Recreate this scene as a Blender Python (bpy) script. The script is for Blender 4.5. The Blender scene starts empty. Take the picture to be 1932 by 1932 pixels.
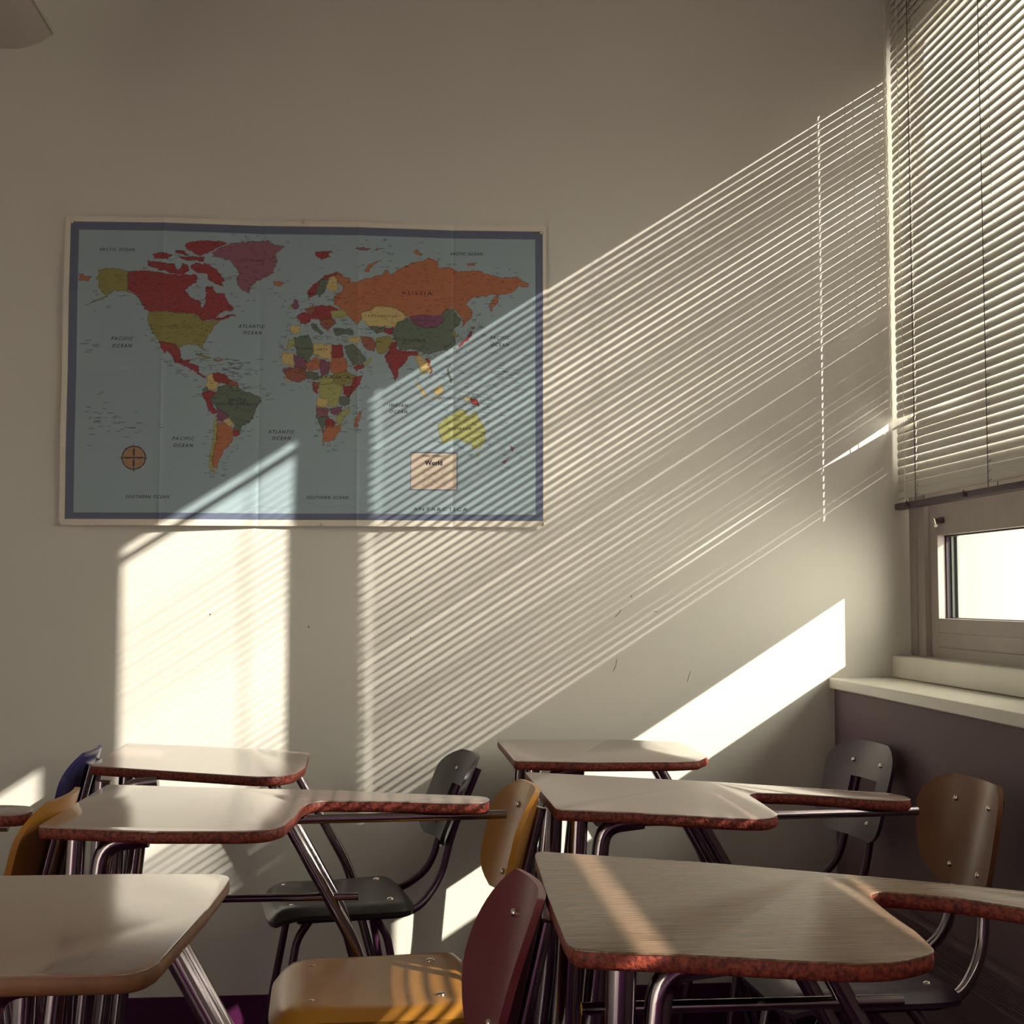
import bpy, bmesh, math, random
import numpy as np
from mathutils import Vector, Matrix
random.seed(7)
np.random.seed(7)
SC = bpy.context.scene
COL = SC.collection
R = math.radians

# ------------------------------------------------------------------ camera
CAM_Y = -3.591
cam = bpy.data.cameras.new('camera')
cam.sensor_width = 36.0
cam.lens = 36.0 * 2550.0 / 1932.0
cam.clip_start = 0.05
camo = bpy.data.objects.new('camera', cam)
COL.objects.link(camo)
camo.location = (0, CAM_Y, 1.13)
camo.rotation_euler = (R(90 + 3.57), 0, R(-5.07))
SC.camera = camo

# ------------------------------------------------------------------ world
SUN_DIR = Vector((-1.0, 1 / 1.4, -0.645)).normalized()      # the way the sunlight travels
w = bpy.data.worlds.new('world')
SC.world = w
w.use_nodes = True
nt = w.node_tree
nt.nodes.clear()
wo = nt.nodes.new('ShaderNodeOutputWorld')
bg = nt.nodes.new('ShaderNodeBackground')
tc = nt.nodes.new('ShaderNodeTexCoord')
sx = nt.nodes.new('ShaderNodeSeparateXYZ')
nt.links.new(tc.outputs['Generated'], sx.inputs[0])
mr = nt.nodes.new('ShaderNodeMapRange')
mr.inputs['From Min'].default_value = 0.15
mr.inputs['From Max'].default_value = 0.45
nt.links.new(sx.outputs['X'], mr.inputs['Value'])
rz = nt.nodes.new('ShaderNodeMapRange')
rz.inputs['From Min'].default_value = -0.25
rz.inputs['From Max'].default_value = 0.05
nt.links.new(sx.outputs['Z'], rz.inputs['Value'])
am = nt.nodes.new('ShaderNodeMixRGB')  # dim purple fill added for the unseen open side of the room
am.inputs['Color1'].default_value = (0.46, 0.285, 0.315, 1)
am.inputs['Color2'].default_value = (0.10, 0.042, 0.078, 1)
nt.links.new(rz.outputs['Result'], am.inputs['Fac'])
mx = nt.nodes.new('ShaderNodeMixRGB')
mx.inputs['Color2'].default_value = (1.6, 1.45, 1.12, 1)
nt.links.new(am.outputs['Color'], mx.inputs['Color1'])
nt.links.new(mr.outputs['Result'], mx.inputs['Fac'])
# the sky is much brighter around the sun
dp = nt.nodes.new('ShaderNodeVectorMath')
dp.operation = 'DOT_PRODUCT'
dp.inputs[1].default_value = tuple(-SUN_DIR)
nt.links.new(tc.outputs['Generated'], dp.inputs[0])
gr = nt.nodes.new('ShaderNodeMapRange')
gr.interpolation_type = 'SMOOTHSTEP'
gr.inputs['From Min'].default_value = 0.35
gr.inputs['From Max'].default_value = 1.0
gr.inputs['To Min'].default_value = 0.0
gr.inputs['To Max'].default_value = 1.0
nt.links.new(dp.outputs['Value'], gr.inputs['Value'])
ad = nt.nodes.new('ShaderNodeMixRGB')
ad.inputs['Color2'].default_value = (12.6, 11.9, 9.9, 1)
gx = nt.nodes.new('ShaderNodeMapRange')
gx.inputs['From Min'].default_value = 0.30
gx.inputs['From Max'].default_value = 0.55
nt.links.new(sx.outputs['X'], gx.inputs['Value'])
gm = nt.nodes.new('ShaderNodeMath')
gm.operation = 'MULTIPLY'
nt.links.new(gr.outputs['Result'], gm.inputs[0])
nt.links.new(gx.outputs['Result'], gm.inputs[1])
nt.links.new(gm.outputs[0], ad.inputs['Fac'])
nt.links.new(mx.outputs['Color'], ad.inputs['Color1'])
nt.links.new(ad.outputs['Color'], bg.inputs['Color'])
bg.inputs['Strength'].default_value = 1.0
nt.links.new(bg.outputs[0], wo.inputs['Surface'])

# ------------------------------------------------------------------ sun
sl = bpy.data.lights.new('sun', 'SUN')
sl.energy = 11.0
sl.color = (1.0, 0.91, 0.77)
sl.angle = R(0.42)
so = bpy.data.objects.new('sun', sl)
COL.objects.link(so)
so.rotation_euler = SUN_DIR.to_track_quat('-Z', 'Y').to_euler()
so.location = (6, -4, 5)

vs = SC.view_settings
vs.view_transform = 'Standard'
vs.look = 'None'
vs.exposure = 0.2
vs.gamma = 1.0
vs.use_curve_mapping = False
try:
    SC.cycles.max_bounces = 10
    SC.cycles.diffuse_bounces = 6
    SC.cycles.transparent_max_bounces = 12
    SC.cycles.caustics_reflective = False
    SC.cycles.use_denoising = True
except Exception:
    pass

# ------------------------------------------------------------------ materials
def srgb(r, g, b):
    f = lambda c: (c / 255 / 12.92) if c / 255 <= 0.04045 else ((c / 255 + 0.055) / 1.055) ** 2.4
    return (f(r), f(g), f(b), 1.0)

MATS = {}
def mat(name, col, rough=0.5, metal=0.0, spec=0.5, coat=0.0, var=0.0, vscale=6.0, bump=0.0, bscale=60.0, stretch=None, col2=None, trans=0.0):
    m = bpy.data.materials.new(name)
    m.use_nodes = True
    n = m.node_tree
    p = n.nodes['Principled BSDF']
    p.inputs['Base Color'].default_value = col
    p.inputs['Roughness'].default_value = rough
    p.inputs['Metallic'].default_value = metal
    p.inputs['Specular IOR Level'].default_value = spec
    p.inputs['Coat Weight'].default_value = coat
    p.inputs['Coat Roughness'].default_value = 0.08
    t = n.nodes.new('ShaderNodeTexCoord')
    mp = n.nodes.new('ShaderNodeMapping')
    n.links.new(t.outputs['Object'], mp.inputs['Vector'])
    if stretch: mp.inputs['Scale'].default_value = stretch
    nz = n.nodes.new('ShaderNodeTexNoise')
    nz.inputs['Scale'].default_value = vscale
    nz.inputs['Detail'].default_value = 6.0
    n.links.new(mp.outputs[0], nz.inputs['Vector'])
    if var > 0 or col2:
        rp = n.nodes.new('ShaderNodeValToRGB')
        c2 = col2 or tuple(min(1, c * (1 - var)) for c in col[:3]) + (1,)
        rp.color_ramp.elements[0].position = 0.35
        rp.color_ramp.elements[1].position = 0.65
        rp.color_ramp.elements[0].color = c2
        rp.color_ramp.elements[1].color = col
        n.links.new(nz.outputs['Fac'], rp.inputs['Fac'])
        n.links.new(rp.outputs['Color'], p.inputs['Base Color'])
    if bump > 0:
        nb = n.nodes.new('ShaderNodeTexNoise')
        nb.inputs['Scale'].default_value = bscale
        nb.inputs['Detail'].default_value = 4.0
        n.links.new(mp.outputs[0], nb.inputs['Vector'])
        b = n.nodes.new('ShaderNodeBump')
        b.inputs['Strength'].default_value = bump
        b.inputs['Distance'].default_value = 0.002
        n.links.new(nb.outputs['Fac'], b.inputs['Height'])
        n.links.new(b.outputs['Normal'], p.inputs['Normal'])
    if trans > 0:
        out = n.nodes['Material Output']
        tl = n.nodes.new('ShaderNodeBsdfTranslucent')
        tl.inputs['Color'].default_value = col
        ms = n.nodes.new('ShaderNodeMixShader')
        ms.inputs[0].default_value = trans
        n.links.new(p.outputs[0], ms.inputs[1])
        n.links.new(tl.outputs[0], ms.inputs[2])
        n.links.new(ms.outputs[0], out.inputs['Surface'])
    MATS[name] = m
    return m

mat('wall_paint', (0.62, 0.61, 0.56, 1), 0.55, spec=0.25, var=0.04, vscale=1.5, bump=0.04, bscale=120)
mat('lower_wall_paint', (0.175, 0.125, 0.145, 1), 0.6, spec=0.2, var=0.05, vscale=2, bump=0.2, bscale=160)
mat('ceiling_paint', (0.5, 0.47, 0.42, 1), 0.8)
mat('floor_tile', (0.065, 0.010, 0.050, 1), 0.35, spec=0.3, var=0.3, vscale=3)
mat('cove_base', (0.05, 0.005, 0.040, 1), 0.6, spec=0.2)
mat('frame_paint', (0.31, 0.27, 0.255, 1), 0.45, var=0.08, vscale=12)
mat('track_metal', (0.20, 0.23, 0.22, 1), 0.5, metal=0.3, var=0.2, vscale=60, stretch=(1, 1, 0.1))
mat('gasket', (0.02, 0.01, 0.02, 1), 0.7)
mat('sill_paint', (0.62, 0.6, 0.53, 1), 0.35, spec=0.5, var=0.06, vscale=8, bump=0.1, bscale=90)
mat('slat_paint', (0.57, 0.55, 0.50, 1), 0.42, spec=0.4, trans=0.035)
mat('rail_metal', (0.06, 0.035, 0.055, 1), 0.4, spec=0.4)
mat('cord', (0.75, 0.72, 0.6, 1), 0.7)
mat('dark_cord', (0.06, 0.04, 0.05, 1), 0.7)
mat('chrome', (0.34, 0.30, 0.33, 1), 0.15, metal=1.0, bump=0.12, bscale=30, stretch=(1, 1, 0.3))
mat('dark_metal', (0.045, 0.012, 0.038, 1), 0.35, metal=0.2, spec=0.5)
mat('rivet_metal', (0.75, 0.7, 0.62, 1), 0.22, metal=1.0)
mat('laminate_grey', (0.29, 0.205, 0.185, 1), 0.17, spec=0.95, coat=0.3, var=0.10, vscale=9, stretch=(0.6, 3, 3), bump=0.06, bscale=60)
mat('laminate_pale', (0.29, 0.205, 0.185, 1), 0.14, spec=1.0, coat=0.5, var=0.08, vscale=9, stretch=(0.8, 6, 3), bump=0.05, bscale=70)
mat('laminate_oak', (0.25, 0.165, 0.11, 1), 0.24, spec=0.4, col2=(0.11, 0.068, 0.045, 1), vscale=14, stretch=(0.9, 26, 3), bump=0.12, bscale=16)
mat('laminate_cream', (0.29, 0.18, 0.13, 1), 0.15, spec=0.9, coat=0.5, var=0.05, vscale=6)
mat('particle_board', (0.27, 0.052, 0.028, 1), 0.5, spec=0.3, col2=(0.07, 0.013, 0.014, 1), vscale=170, bump=0.8, bscale=220)
mat('brown_edge', (0.22, 0.10, 0.045, 1), 0.35, spec=0.5, var=0.3, vscale=20, stretch=(2, 2, 1))
mat('plastic_yellow', (0.38, 0.17, 0.028, 1), 0.28, spec=0.45, coat=0.0, var=0.12, vscale=5)
mat('plastic_brown', (0.19, 0.075, 0.03, 1), 0.28, spec=0.5, var=0.15, vscale=5)
mat('plastic_red', (0.17, 0.024, 0.042, 1), 0.33, spec=0.5, var=0.1, vscale=5)
mat('plastic_black', (0.032, 0.028, 0.028, 1), 0.3, spec=0.4, var=0.15, vscale=6)
mat('plastic_slate', (0.055, 0.036, 0.060, 1), 0.35, spec=0.5, var=0.1, vscale=6)
mat('plastic_blue', (0.035, 0.03, 0.14, 1), 0.25, spec=0.6)
mat('tray_metal', (0.12, 0.085, 0.10, 1), 0.4, metal=0.3)
mat('lamp_metal', (0.48, 0.42, 0.38, 1), 0.4, spec=0.4)
mat('ink', (0.012, 0.006, 0.02, 1), 0.6)
mat('label_paper', (0.60, 0.46, 0.36, 1), 0.6, var=0.05)
mat('tack', (0.7, 0.62, 0.5, 1), 0.25, metal=0.6)
mat('scuff', (0.16, 0.12, 0.11, 1), 0.8)
mat('convector_metal', (0.16, 0.11, 0.13, 1), 0.4, spec=0.4)

def glass():
    m = bpy.data.materials.new('pane_glass')
    m.use_nodes = True
    n = m.node_tree
    n.nodes.clear()
    o = n.nodes.new('ShaderNodeOutputMaterial')
    t = n.nodes.new('ShaderNodeBsdfTransparent')
    t.inputs['Color'].default_value = (0.97, 0.97, 0.95, 1)
    g = n.nodes.new('ShaderNodeBsdfGlossy')
    g.inputs['Roughness'].default_value = 0.02
    lw = n.nodes.new('ShaderNodeLayerWeight')
    lw.inputs['Blend'].default_value = 0.5
    f = n.nodes.new('ShaderNodeMath')
    f.operation = 'POWER'
    f.inputs[1].default_value = 5.0
    n.links.new(lw.outputs['Facing'], f.inputs[0])
    s = n.nodes.new('ShaderNodeMixShader')
    n.links.new(f.outputs[0], s.inputs[0])
    n.links.new(t.outputs[0], s.inputs[1])
    n.links.new(g.outputs[0], s.inputs[2])
    n.links.new(s.outputs[0], o.inputs['Surface'])
    MATS['pane_glass'] = m
glass()

# ------------------------------------------------------------------ helpers
def link(name, bm, material, parent=None, smooth=True):
    me = bpy.data.meshes.new(name)
    bmesh.ops.recalc_face_normals(bm, faces=bm.faces)
    bm.to_mesh(me)
    bm.free()
    me.materials.append(MATS[material])
    if smooth:
        me.polygons.foreach_set('use_smooth', [True] * len(me.polygons))
        try: me.set_sharp_from_angle(angle=R(38))
        except Exception: pass
    o = bpy.data.objects.new(name, me)
    COL.objects.link(o)
    if parent: o.parent = parent
    return o

def tag(o, label, cat, group=None):
    o['label'] = label
    o['category'] = cat
    if group: o['group'] = group
    return o

def thing(name, label, cat, loc=(0, 0, 0), rz=0.0, group=None):
    o = bpy.data.objects.new(name, None)
    o.empty_display_size = 0.1
    COL.objects.link(o)
    o.location = loc
    o.rotation_euler = (0, 0, rz)
    return tag(o, label, cat, group)

def struct(name, bm, material, parent=None, smooth=False):
    o = link(name, bm, material, parent, smooth)
    if parent is None: o['kind'] = 'structure'
    return o

def box(bm, x0, x1, y0, y1, z0, z1, bev=0.0, seg=2):
    c = bmesh.new()
    bmesh.ops.create_cube(c, size=1.0)
    for v in c.verts:
        v.co = Vector(((x0 + x1) / 2 + v.co.x * abs(x1 - x0), (y0 + y1) / 2 + v.co.y * abs(y1 - y0), (z0 + z1) / 2 + v.co.z * abs(z1 - z0)))
    if bev > 0:
        bmesh.ops.bevel(c, geom=c.edges[:], offset=bev, segments=seg, affect='EDGES', profile=0.5)
    merge(bm, c)

def merge(bm, c):
    me = bpy.data.meshes.new('t')
    c.to_mesh(me)
    c.free()
    bm.from_mesh(me)
    bpy.data.meshes.remove(me)

def chaikin(p, n=2):
    for _ in range(n):
        q = []
        for i in range(len(p)):
            a, b = p[i], p[(i + 1) % len(p)]
            q.append((a[0] * .75 + b[0] * .25, a[1] * .75 + b[1] * .25))
            q.append((a[0] * .25 + b[0] * .75, a[1] * .25 + b[1] * .75))
        p = q
    return p

def prism(bm, pts, z0, z1, bev_top=0.0, bev_bot=0.0, seg=3):
    c = bmesh.new()
    vs_ = [c.verts.new((x, y, z0)) for x, y in pts]
    f = c.faces.new(vs_)
    r = bmesh.ops.extrude_face_region(c, geom=[f])
    for v in r['geom']:
        if isinstance(v, bmesh.types.BMVert): v.co.z = z1
    c.edges.ensure_lookup_table()
    if bev_top > 0:
        e = [e for e in c.edges if all(abs(v.co.z - z1) < 1e-6 for v in e.verts)]
        bmesh.ops.bevel(c, geom=e, offset=bev_top, segments=seg, affect='EDGES', profile=0.5)
    if bev_bot > 0:
        e = [e for e in c.edges if all(abs(v.co.z - z0) < 1e-6 for v in e.verts)]
        bmesh.ops.bevel(c, geom=e, offset=bev_bot, segments=seg, affect='EDGES', profile=0.5)
    merge(bm, c)

def slab(bm, pts, z0, z1):
    """thick outline slab with a softly rounded edge"""
    n = len(pts)
    area = sum(pts[i][0] * pts[(i + 1) % n][1] - pts[(i + 1) % n][0] * pts[i][1] for i in range(n))
    sg = 1 if area > 0 else -1
    nr = []
    for i in range(n):
        t = Vector(pts[(i + 1) % n]) - Vector(pts[i - 1])
        t.normalize()
        nr.append(Vector((t.y, -t.x)) * sg)
    prof = [(-0.0050, 0.0), (-0.0018, 0.10), (0.0, 0.28), (0.0004, 0.55), (0.0, 0.82), (-0.0012, 1.0)]
    rings = [[bm.verts.new((p[0] + q.x * o, p[1] + q.y * o, z0 + (z1 - z0) * h)) for p, q in zip(pts, nr)] for o, h in prof]
    for a, c in zip(rings, rings[1:]):
        for k in range(n):
            bm.faces.new((a[k], a[(k + 1) % n], c[(k + 1) % n], c[k]))
    bm.faces.new(rings[0][::-1])
    bm.faces.new(rings[-1])

def fillet(pts, r=0.04, n=6):
    P = [Vector(p) for p in pts]
    out = [P[0]]
    for i in range(1, len(P) - 1):
        a, b, c = P[i - 1], P[i], P[i + 1]
        u, v = (a - b), (c - b)
        d = min(r, u.length * .45, v.length * .45)
        s, e = b + u.normalized() * d, b + v.normalized() * d
        for k in range(n + 1):
            t = k / n
            out.append(s * (1 - t) ** 2 + b * 2 * t * (1 - t) + e * t * t)
    out.append(P[-1])
    return out

def tube(bm, pts, rad, seg=12, fr=0.04, flat=1.0, cap=True):
    P = fillet(pts, fr) if fr > 0 else [Vector(p) for p in pts]
    n = len(P)
    T = [(P[min(i + 1, n - 1)] - P[max(i - 1, 0)]).normalized() for i in range(n)]
    up = Vector((0, 1, 0)) if abs(T[0].y) < 0.9 else Vector((1, 0, 0))
    N = (up - T[0] * up.dot(T[0])).normalized()
    rings = []
    for i in range(n):
        N = (N - T[i] * N.dot(T[i])).normalized()
        B = T[i].cross(N)
        rings.append([bm.verts.new(P[i] + N * math.cos(2 * math.pi * k / seg) * rad * flat + B * math.sin(2 * math.pi * k / seg) * rad) for k in range(seg)])
    for i in range(n - 1):
        for k in range(seg):
            bm.faces.new((rings[i][k], rings[i][(k + 1) % seg], rings[i + 1][(k + 1) % seg], rings[i + 1][k]))
    if cap:
        bm.faces.new(rings[0][::-1])
        bm.faces.new(rings[-1])

def dome(bm, c, nrm, r, h):
    """a low round rivet head"""
    nrm = Vector(nrm).normalized()
    a = nrm.orthogonal().normalized()
    b = nrm.cross(a)
    c = Vector(c)
    prof = [(1.0, -0.35), (1.0, 0.1), (0.8, 0.65), (0.45, 0.95)]
    rings = [[bm.verts.new(c + (a * math.cos(t) + b * math.sin(t)) * r * pr + nrm * h * ph) for t in [2 * math.pi * k / 12 for k in range(12)]] for pr, ph in prof]
    for i in range(len(rings) - 1):
        for k in range(12):
            bm.faces.new((rings[i][k], rings[i][(k + 1) % 12], rings[i + 1][(k + 1) % 12], rings[i + 1][k]))
    top = bm.verts.new(c + nrm * h)
    for k in range(12):
        bm.faces.new((rings[-1][k], rings[-1][(k + 1) % 12], top))
    bm.faces.new(rings[0][::-1])

def NB(): return bmesh.new()

# ------------------------------------------------------------------ room shell
WX = 1.412                      # inner plane of the window wall
bm = NB(); box(bm, -2.5, 1.475, 0.0, 0.12, 0, 3.0); struct('wall_back', bm, 'wall_paint')
bm = NB(); box(bm, -2.6, 1.475, -6.4, 0.12, -0.1, 0.0); struct('floor', bm, 'floor_tile')
bm = NB(); box(bm, -2.5, 1.475, -6.4, 0.12, 3.0, 3.1); struct('ceiling', bm, 'ceiling_paint')
bm = NB(); box(bm, -2.6, -2.5, -6.4, 0.12, 0, 3.1); struct('wall_left', bm, 'wall_paint')
# lower part of the window wall: deep knee wall that carries the ledge
bm = NB()
box(bm, 1.195, 1.475, -6.4, 0.0, 0, 0.882)
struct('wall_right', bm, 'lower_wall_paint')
bm = NB()
box(bm, -2.5, 1.195, -0.008, 0.0, 0.0, 0.108, 0.003)
struct('baseboard_back', bm, 'cove_base')
bm = NB()
box(bm, 1.187, 1.195, -6.4, -0.008, 0.0, 0.108, 0.003)
struct('baseboard_right', bm, 'cove_base')
# ledge and stepped sill
bm = NB()
box(bm, 1.18, 1.45, -6.4, 0.0, 0.882, 0.91, 0.003)
struct('trim_1', bm, 'sill_paint')
bm = NB()
box(bm, 1.356, 1.46, -6.4, 0.0, 0.911, 0.97, 0.003)
struct('trim_2', bm, 'sill_paint')

# upper window wall: header, piers, mullions
ZH = 2.655                      # underside of the header
def pier(name, y0, y1, z0=0.97, z1=ZH, x0=WX, x1=1.50):
    b = NB(); box(b, x0, x1, y0, y1, z0, z1); return struct(name, b, 'frame_paint')
bm = NB(); box(bm, WX, 1.475, -6.4, 0.0, ZH, 3.0); struct('wall_right_header', bm, 'wall_paint')
pier('jamb_sun_stop', -0.067, 0.0, z0=1.62, x0=1.452, x1=1.47)  # hidden jamb strip, sized to keep sun off the wall beside the blind
pier('trim_9', -0.044, 0.0, z1=1.6195, x1=1.47)
pier('trim_4', -1.215, -1.108, x0=1.425, x1=1.47)
pier('trim_5', -1.663, -1.541, x0=1.43, x1=1.46)
pier('trim_6', -6.4, -3.15)

def sash_window(name, y0, y1, rail_top=1.50):
    """a low hopper window under the blind: painted sash, track, pane"""
    root = bpy.data.objects.new(name, None)
    COL.objects.link(root)
    root.location = (1.43, (y0 + y1) / 2, 0.97)
    root['kind'] = 'structure'
    ox, oy, oz = 1.43, (y0 + y1) / 2, 0.97
    def B(b, x0, x1, a0, a1, z0, z1, bev=0.0): box(b, x0 - ox, x1 - ox, a0 - oy, a1 - oy, z0 - oz, z1 - oz, bev)
    hy1, hy0 = y1 - 0.052, y0 + 0.052      # opening
    zb, zt = 1.072, 1.290
    b = NB()
    B(b, 1.430, 1.452, y0, hy0, 0.97, rail_top, 0.0015)
    B(b, 1.430, 1.452, hy1, y1, 0.97, rail_top, 0.0015)
    B(b, 1.430, 1.452, hy0, hy1, zt, rail_top)
    B(b, 1.430, 1.452, hy0, hy1, 1.036, zb)
    B(b, 1.4315, 1.452, hy0, hy1, 1.0345, 1.036)
    B(b, 1.430, 1.452, hy0, hy1, 0.998, 1.0345)
    B(b, 1.4315, 1.452, hy0, hy1, 0.9965, 0.998)
    B(b, 1.426, 1.452, hy0, hy1, 0.97, 0.9965)
    link('sash_frame', b, 'frame_paint', root, False)
    b = NB()
    B(b, 1.4525, 1.464, hy1 - 0.004, y1, zb - .01, zt + .01)
    B(b, 1.4525, 1.464, y0, hy0 + .004, zb - .01, zt + .01)
    B(b, 1.4525, 1.464, hy0, hy1, zt - 0.003, zt + 0.01)
    B(b, 1.4525, 1.464, hy0, hy1, zb - 0.01, zb + 0.0015)
    link('gasket', b, 'gasket', root, False)
    b = NB()
    for k in range(2):
        xx = 1.465 + k * 0.011
        B(b, xx, xx + 0.008, hy1 - 0.008 - .009 * k, y1, zb - 0.01, zt + 0.01, 0.001)
        B(b, xx, xx + 0.008, y0, hy0 + 0.0055, zb - 0.01, zt + 0.01, 0.001)
        B(b, xx, xx + 0.008, hy0, hy1, zt, zt + 0.01)
        B(b, xx, xx + 0.008, hy0, hy1, zb - 0.01, zb + 0.002)
    link('storm_track', b, 'track_metal', root, False)
    b = NB()
    B(b, 1.468, 1.471, hy0, hy1, zb, zt)
    link('window_pane', b, 'pane_glass', root, False)
    return root
w1 = sash_window('window_1', -1.108, -0.094)
w2 = sash_window('window_2', -1.548, -1.215)
bm = NB(); box(bm, 1.416, 1.47, -0.0935, -0.0405, 0.97, 1.50); struct('trim_7', bm, 'frame_paint')
# window 3: behind the photographer's side, only its daylight reaches the room
bm = NB()
box(bm, 1.43, 1.46, -3.15, -1.655, 0.97, 1.262)
struct('window_3', bm, 'frame_paint')
# sash latch
t = thing('window_latch', 'small dark metal latch on the sash rail just below the blind', 'latch', (1.4285, -0.176, 1.328))
t.scale = (1.3, 1.3, 1.3)
b = NB(); box(b, -0.007, 0.0015, -0.016, 0.016, -0.006, 0.006, 0.002); link('latch_plate', b, 'dark_metal', t)
b = NB(); tube(b, [(-0.006, 0, 0), (-0.016, -0.004, 0.002), (-0.018, -0.018, -0.012)], 0.0035, fr=0.006); link('latch_lever', b, 'rivet_metal', t)

# ------------------------------------------------------------------ venetian blinds
PITCH = 0.0223
XB = 1.38
def blind(name, label, y0, y1, ztop, zbot, phi, holes, ladders, bent=None, bottom=True, gap=None):
    """slatted blind along Y; phi(z, y) gives the slat tilt in degrees (inner edge down)"""
    root = thing(name, label, 'blind', (XB, (y0 + y1) / 2, zbot))
    oy, oz = (y0 + y1) / 2, zbot
    n = int((ztop - zbot) / PITCH)
    ys = sorted(set([y0, y1, y0 - 0.004 * -1, y1 - 0.004] + [y0 + (y1 - y0) * k / 14 for k in range(15)] + [h + d for h in holes for d in (-0.0022, 0.0022)]))
    NC = 6
    bm_ = NB()
    bm2 = NB()
    for i in range(n):
        zc = zbot + PITCH * (i + 0.9)
        jit = random.gauss(0, 1.0)
        sag = random.gauss(0, 0.0003)
        tgt = bm_
        grid = []
        isb = bent is not None and abs(zc - bent[0]) < PITCH / 2
        isa = bent is not None and abs(zc - bent[0] - PITCH) < PITCH / 2
        for y in ys:
            a = phi(zc, y) + jit
            zz = zc + sag
            xo = 0.0
            wid = 0.025
            if isb:
                t_ = max(0.0, min(1.0, (y + 0.17) / 0.13))
                a = a * (1 - t_) + (-38) * t_
                zz -= 0.016 * t_
                xo = -0.010 * t_
                if -0.52 < y < -0.19: a -= -14 * math.sin((y + 0.52) / 0.33 * math.pi)
            if isa and -0.50 < y < -0.2:
                a += 9 * math.sin((y + 0.50) / 0.3 * math.pi)
            if abs(y - y0) < 1e-6 or abs(y - y1) < 1e-6: wid = 0.019
            e = Vector((-math.cos(R(a)), 0, math.sin(R(a))))
            nn = Vector((math.sin(R(a)), 0, math.cos(R(a))))
            row = []
            for k in range(NC):
                s = -0.5 + k / (NC - 1)
                q = e * (s * wid) + nn * (0.0022 * (1 - 4 * s * s))
                row.append(tgt.verts.new((q.x + xo, y - oy, zz - oz + q.z)))
            grid.append(row)
        for j in range(len(ys) - 1):
            mid = (ys[j] + ys[j + 1]) / 2
            hole = any(abs(mid - h) < 0.0021 for h in holes)
            if gap and gap[0] < zc < gap[1] and mid < gap[2]: continue
            for k in range(NC - 1):
                if hole and k in (1, 2, 3): continue
                tgt.faces.new((grid[j][k], grid[j][k + 1], grid[j + 1][k + 1], grid[j + 1][k]))
    bm2.free()
    s = link('slats', bm_, 'slat_paint', root)
    for p in s.data.polygons: p.use_smooth = True
    sm = s.modifiers.new('thickness', 'SOLIDIFY')
    sm.thickness = 0.0003
    b = NB(); box(b, -0.022, 0.022, y0 - oy, y1 - oy, ztop - oz, ztop - oz + 0.04, 0.003); link('head_rail', b, 'rail_metal', root)
    if bottom:
        b = NB(); box(b, -0.014, 0.014, y0 - oy + 0.001, y1 - oy - 0.001, -0.020, -0.003, 0.003); link('bottom_rail', b, 'rail_metal', root)
    for L, dark in ladders:
        b = NB()
        m_ = 'dark_cord' if dark else 'cord'
        for xx in (-0.0115, 0.0115):
            tube(b, [(xx, L - oy, -0.004), (xx, L - oy, ztop - oz)], 0.0010, 6, 0)
        for i in range(n):
            z_ = PITCH * (i + 0.9)
            tube(b, [(-0.0115, L - oy, z_ - 0.011), (0.0115, L - oy, z_ + 0.006)], 0.0006, 4, 0)
        link('ladder_cord', b, m_, root)
    return root, oy, oz

def lerp(a, b, t): return a + (b - a) * max(0.0, min(1.0, t))
def phi1(z, y):
    up = lerp(0, 1, (z - 1.80) / 0.35)                  # more open near the top
    near = lerp(0, 1, (-y - 0.35) / 0.55)               # and away from the back wall
    gap = 81.0 - 5.6 * up - 9.0 * near * (0.9 if z > 1.55 else 0.6)
    return -gap + 1.6 * math.sin(z * 23 + y * 3)
bl1, oy1, oz1 = blind('venetian_blind', 'cream venetian blind next to the map wall, its end slat bent outward', -1.067, -0.012, 2.80, 1.385, phi1, [-0.147, -1.026], [(-0.085, False), (-0.158, True), (-0.593, True)], bent=(1.597,))
# cord braids and clips of blind 1
b = NB()
for s_ in (-1, 1):
    pts = []
    for k in range(240):
        z_ = 0.222 + k * 0.005
        pts.append((-0.019, -0.016 - oy1 + s_ * 0.0062 * abs(math.cos(k * 0.32)) + s_ * 0.0005, z_))
    tube(b, pts, 0.0011, 6, 0)
link('pull_cord', b, 'cord', bl1)
for yy in (-0.11, -0.47):
    b = NB()
    tube(b, [(-0.015, yy - oy1 - 0.012, -0.018), (-0.018, yy - oy1 - 0.003, -0.006), (-0.013, yy - oy1 + 0.008, 0.000)], 0.0016, 6, 0.006)
    tube(b, [(-0.015, yy - oy1 + 0.006, -0.016), (-0.019, yy - oy1 - 0.001, -0.004)], 0.0014, 6, 0)
    link('cord_clip', b, 'dark_metal', bl1)

def phi2(z, y):
    c = 37 + 6 * math.sin(z * 9.0) + lerp(0, 16, (2.02 - z) / 0.25) * lerp(0, 1, (y + 1.32) / 0.06)
    if z < 1.75: c += 22
    if 2.560 < z < 2.5825: c = 84
    return -c
bl2, _, _ = blind('venetian_blind', 'cream venetian blind with open slats beside the first one', -1.500, -1.172, 2.80, 1.385, phi2, [], [(-1.26, False)])
def phi3(z, y):  # unseen slats opened in bands to throw sun on wall, desks and chairs
    if y > -1.80 and 2.00 < z < 2.16: return -38
    if 1.50 < z < 1.80 and y > -2.45: return -68
    if z < 1.335 and -2.35 < y < -1.85: return -64
    if 1.262 < z < 1.286 and -2.78 < y < -2.45: return -40
    return -84
bl3, _, _ = blind('venetian_blind', 'cream venetian blind nearest the photographer, unseen, slats closed but for openings shaped for the light', -3.13, -1.625, 2.80, 1.252, phi3, [], [(-1.8, False), (-2.9, False)], gap=(1.452, 1.4745, -2.38))  # slat left out to shape the sun strip on the oak desk

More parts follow.
